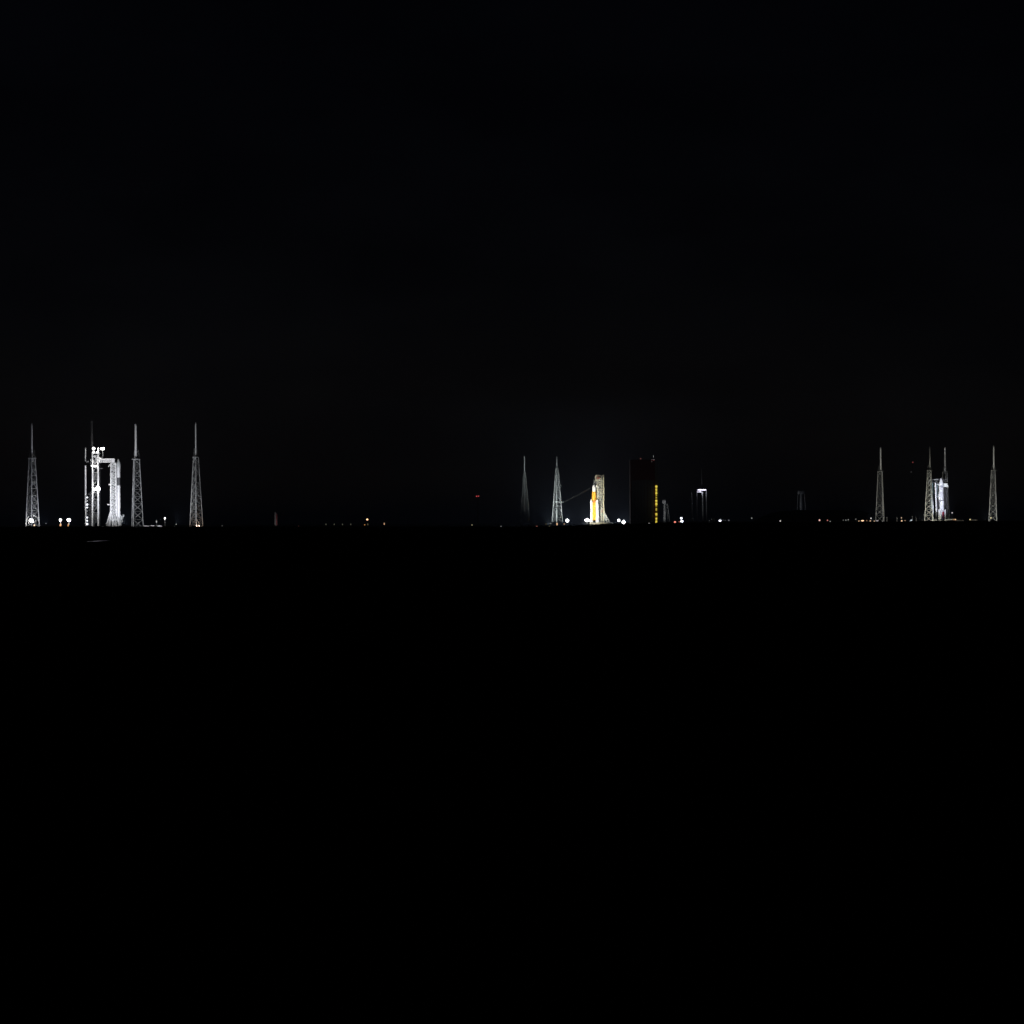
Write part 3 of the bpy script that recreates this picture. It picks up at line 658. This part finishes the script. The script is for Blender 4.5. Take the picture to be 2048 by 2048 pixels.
# box-topped water tower behind the rise
DB = 6000
T = empty('water_tower', W(1602.5, 1040, DB), 'dim grey water tower with a boxy top behind the dark rise', 'water tower')
q = W(1602.6, 984.8, DB); MB().lathe(q - Vector((0, 0, 4.5)), [(8.6, 0), (9.4, 1), (9.4, 8), (8.2, 9.2), (.4, 10)], 20).build('tank', STEEL, T)
MB().tube(W(1602.3, 1042, DB), W(1602.6, 988, DB), 2.6, 2.6, 14).build('riser', STEEL, T)
for x0, x1, dy in ((1593.5, 1596, 0), (1612, 1609.4, 0), (1600, 1601.5, 9), (1606, 1604.5, 9)):
    MB().bar(W(x0, 1042, DB) + Vector((0, dy, 0)), W(x1, 988.5, DB) + Vector((0, dy, 0)), 1.1).build('leg', STEEL, T)
light('POINT', W(1602, 1014, DB - 70), 6500, (.8, .85, 1), 1, parent=T)

for a in ((1639, 1040.4, 1.9, (1, .6, .52), 1.0, 'pinkish lamp, brightest below the dark rise, right of the box-topped tower'),
          (1655, 1040.6, 1.4, Rp, .6, 'small reddish lamp just right of the pinkish one under the dark rise'),
          (1660.3, 1042.8, 1.1, Gr, .35, 'tiny grey lamp lowest right of the pinkish one under the dark rise'),
          (1686.5, 1040.2, 1.0, Gr, .15, 'faint grey lamp, left in the dim cluster before the right towers'),
          (1691.5, 1040.2, 1.4, Gr, .2, 'faint wider grey lamp, middle of the dim cluster before the right towers'),
          (1696.4, 1039.4, 1.3, Gr, .3, 'small white lamp ending the dim cluster before the right towers'),
          (1711.5, 1038.4, 1.6, Gr, .08, 'very faint lamp left of the apart-standing right lightning tower'),
          (1717.6, 1042, 1.2, Am2, .7, 'small amber lamp, first of the lamp row left of the apart-standing right tower'),
          (1733.4, 1041, 1.3, Am, .2, 'dull brown lamp in the lamp row left of the apart-standing right tower'),
          (1740.5, 1041.8, 1.5, Am2, .6, 'warm lamp below the white lamp in the row left of the apart-standing right tower'),
          (1742, 1036.6, 1.4, Wt, .9, 'white lamp raised above the row left of the apart-standing right tower'),
          (1748.6, 1042, 1.3, Am2, .6, 'small pink-amber lamp touching the left foot of the apart-standing right tower'),
          (1765, 1042.5, 1.4, Gr, .3, 'whitish lamp at the right foot of the apart-standing right tower'),
          (1802.8, 1035.6, 1.4, Am2, .5, 'upper of two stacked warm lamps midway between the right towers'),
          (1803.6, 1042.2, 1.9, Am2, 1.1, 'lower brighter of two stacked warm lamps midway between the right towers'),
          (1810, 1041.3, 1.3, Am2, .5, 'small warm lamp just right of the two stacked lamps'),
          (1848, 1029.6, 1.4, Gr, .1, 'dim lamp at the left side of the yellowish lit tower'),
          (1904.2, 1025.6, 1.4, Wt, .7, 'small white lamp high on a pole right of the white rocket'),
          (1907, 1039, 1.2, Am, .5, 'small orange lamp directly right of the rocket deck'),
          (1910.6, 1039, 1.5, Am2, 1.3, 'bright peach lamp right of the rocket deck'),
          (1940, 1039, 1.4, Ye, 1.0, 'yellow-white lamp alone between the rocket and the far right tower'),
          (1981.6, 1035.8, 1.4, Ye, 1.1, 'yellow-white lamp inside the left foot of the far right tower')):
    lamp(*a, D=3500)
lamp(1725, 1041.4, 1.5, Am2, 1.6, 'widest bright amber lamp in the row left of the apart-standing right tower', D=3500, rx=2.9)
lamp(1754.4, 1041.6, 1.4, (.95, .9, 1), .5, 'wide lilac-white lamp inside the foot of the apart-standing right tower', D=3500, rx=2.4)
lamp(1820.5, 1042, 1.2, (.7, .9, .95), .7, 'teal-white lamp, lower left of a touching pair left of the right pad', D=3500)
lamp(1822.6, 1040.4, 1.3, (.7, .9, .95), .9, 'teal-white lamp, upper right of a touching pair left of the right pad', D=3500, rx=1.8)
def pole_thing(px, y0, label, D=3500):
    T = empty('utility_pole', W(px, 1043.5, D), label, 'pole', 'dim utility poles among the right lamps')
    MB().tube(W(px, 1044, D), W(px, y0, D), .55, .4, 8).build('pole', STEEL, T)
    MB().bar(W(px - 1.2, y0 + 1.5, D), W(px + 1.2, y0 + 1.5, D), .25).build('crossarm', STEEL, T)
pole_thing(1773.8, 1034, 'dim utility pole just right of the apart-standing right tower')
pole_thing(1794, 1034, 'dim utility pole left of the two stacked warm lamps')
pole_thing(1824.6, 1032, 'dim utility pole behind the teal-white lamp pair')
pole_thing(1832.4, 1034, 'dimmest utility pole, right of the teal-white lamp pair')
light('POINT', W(1800, 1025, 3440), 2200, (1, .9, .8), 1)
bpy.data.objects[-1] if False else None
# warm-lit low walls right of the deck
def low_wall(x0, x1, y, label, power, h=1.0):
    a = W(x0, y + h, 3520); b = W(x1, y, 3520)
    m_ = MB(); m_.box(((a.x + b.x) / 2, 3520, (a.z + b.z) / 2 - .4), b.x - a.x, .5, b.z - a.z + .8)
    n = int((x1 - x0) / 2)
    for k in range(n + 1): m_.box((a.x + (b.x - a.x) * k / n, 3520, (a.z + b.z) / 2 - .2), .5, .8, b.z - a.z + 1.4)
    o = m_.build('barrier_wall', CONC); tag(o, label, 'wall', 'low walls right of the right pad')
low_wall(1912, 1927, 1040.2, 'low warm-lit wall right of the peach lamp beside the rocket deck', 300)
low_wall(1943, 1954, 1039.2, 'low orange-lit wall right of the lone yellow-white lamp', 300)

# ================================================================== RIGHT PAD
sR = DR * TH
T = empty('rocket', W(1881.5, 1038.5, DR), 'white rocket with pointed nose, side boosters and a dark red flank on the right-hand pad', 'rocket')
def zr(y): return W(1881, y, DR).z
yr = DR - 6
xa = W(1881.3, 990, DR).x
zb = zr(1038.5)
def X(px): return W(px, 1000, DR).x + .0
ft = [(3.25, 0), (3.25, zr(970) - zr(1000.8)), (2.9, zr(966) - zr(1000.8)), (2.1, zr(961.5) - zr(1000.8)), (1.1, zr(958) - zr(1000.8)), (.2, zr(956) - zr(1000.8))]
x1 = X(1881.0)
MB().lathe((x1, yr, zr(986)), [(3.2, 0)] + [(r, h - (zr(986) - zr(1000.8))) for r, h in ft[1:]], 28).build('fairing', WHITE, T)
x2 = X(1880.6)
MB().lathe((x2, yr, zr(1000.5)), [(3.75, 0), (3.75, zr(989) - zr(1000.5)), (3.25, zr(986.2) - zr(1000.5))], 28).build('upper_stage', WHITE, T)
MB().lathe((x2, yr, zr(1001.8)), [(3.3, 0), (3.3, zr(1000.6) - zr(1001.8))], 28).build('interstage_ring', DARKB, T)
x3 = X(1881.9)
MB().lathe((x3, yr, zb), [(3.2, 0), (3.2, zr(1001.9) - zb)], 28).build('first_stage', WHITE, T)
p = MB(); p.box((x3 + .6, yr - 3.25, (zr(1003) + zr(1018)) / 2), .5, .3, zr(1003) - zr(1018)); p.build('cable_duct', GREYP, T)
for px, dy in ((1876.1, -1), (1888.3, -1)):
    bx = X(px); bo = MB().lathe((bx, yr + dy, zb), [(1.05, 0), (1.05, zr(1022) - zb), (.8, zr(1019.5) - zb), (.1, zr(1017.5) - zb)], 18).build('side_booster', WHITE, T)
    MB().lathe((bx, yr + dy, zb + 2), [(1.08, 0), (1.08, .5)], 18).build('joint_ring', DARKST, bo)
bx = X(1880.5); MB().lathe((bx, yr - 4, zb), [(1.05, 0), (1.05, zr(1022) - zb), (.8, zr(1019.5) - zb), (.1, zr(1017.5) - zb)], 18).build('side_booster', WHITE, T)
# dark red flank: a curved panel on the first stage
def curved(name, mt, R, a0, a1, z0, z1, cx, cy, parent, n=10, zf=None):
    vs = []; fs = []
    for i in range(n + 1):
        a = math.radians(a0 + (a1 - a0) * i / n); q = i / n
        zt = z1 if zf is None else zf(q)
        for rr in (R, R - .08):
            vs += [Vector((cx + rr * math.sin(a), cy - rr * math.cos(a), z0)), Vector((cx + rr * math.sin(a), cy - rr * math.cos(a), zt))]
    for i in range(n):
        k = i * 4; fs += [(k, k + 4, k + 5, k + 1), (k + 2, k + 3, k + 7, k + 6), (k + 1, k + 5, k + 7, k + 3)]
    m_ = MB(); m_._add(vs, fs, True); return m_.build(name, mt, parent)
curved('red_flank', RED, 3.27, -6, 84, zr(1037.5), zr(1022), x3, yr, T, zf=lambda q: zr(1022.5) - 1.2 * abs(math.sin(q * 9)))
# round dark emblem on the fairing with a short line of marks under it
def emblem():
    m_ = MB(); cz = zr(973); N = 20; R = 3.27; rad = 1.8
    def pt(u, v, rr): a = u / R; return Vector((x1 + rr * math.sin(a), yr - rr * math.cos(a), cz + v))
    for ring, (r0_, r1_) in enumerate(((rad * .62, rad), )):
        for i in range(N):
            t0, t1 = 2 * math.pi * i / N, 2 * math.pi * (i + 1) / N
            w0 = 1 if math.sin((t0 + t1) / 2) < .75 else .6
            m_._add([pt(r0_ * w0 * math.cos(t0), r0_ * math.sin(t0), R), pt(r1_ * math.cos(t0), r1_ * math.sin(t0), R), pt(r1_ * math.cos(t1), r1_ * math.sin(t1), R), pt(r0_ * w0 * math.cos(t1), r0_ * math.sin(t1), R)], [(0, 1, 2, 3)])
    for i in range(8):
        u0, u1 = -.75 + i * .19, -.75 + (i + 1) * .19
        m_._add([pt(u0, -.9, R + .01), pt(u1, -.9, R + .01), pt(u1, .25, R + .01), pt(u0, .25, R + .01)], [(0, 1, 2, 3)])
    m_.build('round_emblem', mat('navy_marking', (.02, .04, .12), .5), T)
    m_ = MB()
    for i in range(5):
        u = -1.3 + i * .55; m_._add([pt(u, -4.3, R), pt(u + .38, -4.3, R), pt(u + .38, -3.6, R), pt(u, -3.6, R)], [(0, 1, 2, 3)])
    m_.build('small_lettering', mat('navy_marking', (.02, .04, .12), .5), T)
emblem()

T = empty('launch_deck', W(1885, 1041.8, DR), 'low grey launch deck under the white rocket, running out to the right', 'launch deck')
slab(T, 'platform', 1872, 1892, 1038.6, 1041.4, DR, 16, GREYP, -4)
slab(T, 'ramp', 1892, 1903, 1037.9, 1039.4, DR, 10, GREYP, -4)
for px in (1866, 1869.5, 1894, 1898, 1902): slab(T, 'leg', px, px + .8, 1039.5, 1042.6, DR, 2, STEEL, -5)
slab(T, 'equipment_box', 1866.5, 1871.5, 1038.6, 1041.6, DR, 8, STEEL, -4)

T = empty('service_tower', W(1873, 1041, DR), 'dim teal-lit service structure with roof beam behind and left of the white rocket', 'service tower')
MB().bar(W(1871.5, 1024, DR) + Vector((0, -6, 0)), W(1869.3, 965.5, DR) + Vector((0, -6, 0)), 1.45).build('bright_column', WHITE, T)
MB().bar(W(1871.5, 1040, DR) + Vector((0, -6, 0)), W(1871.5, 1024, DR) + Vector((0, -6, 0)), 1.2).build('column', DARKST, T)
slab(T, 'wall_panel', 1865, 1868.5, 966, 1015, DR, 1.0, TEAL, 12); 
slab(T, 'wall_panel', 1873.2, 1877.4, 967, 993, DR, 1.0, TEAL, 8)
truss(T, 'bracing', 1872, 1877, 1040, 964, DR + 6, 6, 12, .5, .3, DARKST)
truss(T, 'rear_bracing', 1888.5, 1894, 1040, 960, DR + 14, 8, 13, .5, .3, DARKST)
for (x0, y0, x1_, y1, t, mt) in ((1856, 961, 1878, 958, .9, STEEL), (1857, 965.5, 1874, 963.5, .7, DARKST), (1863, 966.5, 1877, 960, .55, DARKST), (1870, 963, 1877, 964, .6, STEEL), (1884, 959.5, 1894.6, 959, .7, DARKST), (1888, 959, 1888.5, 967, .7, DARKST), (1894.5, 959, 1895.6, 975, .5, DARKST)):
    MB().bar(W(x0, y0, DR), W(x1_, y1, DR), t).build('roof_beam', mt, T)
slab(T, 'clean_room', 1885.6, 1893.4, 967, 974, DR, 5, GREYP, -3); slab(T, 'clean_room_door', 1893.5, 1895, 970, 974.8, DR, 4, GREYP, -3)
for y, x0, mt in ((969, 1872.5, GREYP), (985, 1875.3, GREYP), (989.5, 1874, STEEL), (993.5, 1873, STEEL), (998, 1875, STEEL)):
    slab(T, 'umbilical_arm', x0, 1878, y - .9, y + .9, DR, 3, mt, -5)

added_flood(1886, 1043.5, DR - 105, 6.5e5, W(1881, 980, DR), 'added distant floodlight aimed at the white rocket of the right pad, seen from behind', GF, col=(.78, .82, 1), ang=42)
added_flood(1843, 1043.5, DR - 120, 3e5, W(1859, 985, DR), 'added distant floodlight aimed at the yellowish lightning tower, seen from behind', GF, col=(1, .97, .78), ang=90)
added_flood(1905, 1043, DR - 100, 2.4e5, W(1880, 905, DR), 'added distant floodlight aimed up at the masts over the white rocket, seen from behind', GF, ang=42)
added_flood(1743, 1045, DR - 80, 1.3e5, W(1761, 970, DR), 'added distant floodlight aimed up at the apart-standing right tower, seen from behind', GF, col=(1, .99, .92), ang=105)
added_flood(1972, 1043, DR - 80, 1.8e5, W(1988, 970, DR), 'added distant floodlight aimed up at the far right tower, seen from behind', GF, col=(1, .99, .88), ang=105)

# ------------------------------------------------------------------ scrub in front of the pads (one uncountable mass)
random.seed(21); m_ = MB()
for i in range(1500):
    if i < 560: px = random.uniform(40, 430); D = DL - 130; hh = random.uniform(.4, 1.5)
    elif i < 760: px = random.uniform(1160, 1260); D = DC - 260; hh = random.uniform(.8, 3)
    elif i >= 900: px = random.uniform(430, 1750); D = 4300; hh = random.uniform(1.2, 3.2)
    else: px = random.uniform(1740, 2010); D = DR - 160; hh = random.uniform(.4, 1.4)
    g = W(px, base_y(px) + .6, D + random.uniform(-20, 10))
    for k in range(7):
        c = g + Vector((random.gauss(0, hh * .7), random.gauss(0, hh * .7), random.uniform(0, hh)))
        a = Vector((random.uniform(-1, 1), random.uniform(-1, 1), random.uniform(-.4, 1))) * hh * .5; b = Vector((random.uniform(-1, 1), random.uniform(-1, 1), random.uniform(-.6, .6))) * hh * .5
        m_._add([c - a, c + b, c + a, c - b], [(0, 1, 2, 3)])
tag(m_.build('scrub', LEAF), kind='stuff')

# ------------------------------------------------------------------ night haze
HZ = bpy.data.materials.new('haze_air'); HZ.use_nodes = True; n = HZ.node_tree.nodes; n.clear()
ho = n.new('ShaderNodeOutputMaterial'); hv = n.new('ShaderNodeVolumePrincipled')
hv.inputs['Color'].default_value = (.62, .74, 1, 1); hv.inputs['Density'].default_value = 4e-5; hv.inputs['Anisotropy'].default_value = .3
HZ.node_tree.links.new(hv.outputs[0], ho.inputs['Volume'])
m_ = MB(); m_.box((0, 47500, 100 - 15 + 55), 60000, 96000, 200 + 150)
ob = m_.build('haze', HZ); tag(ob, kind='stuff')
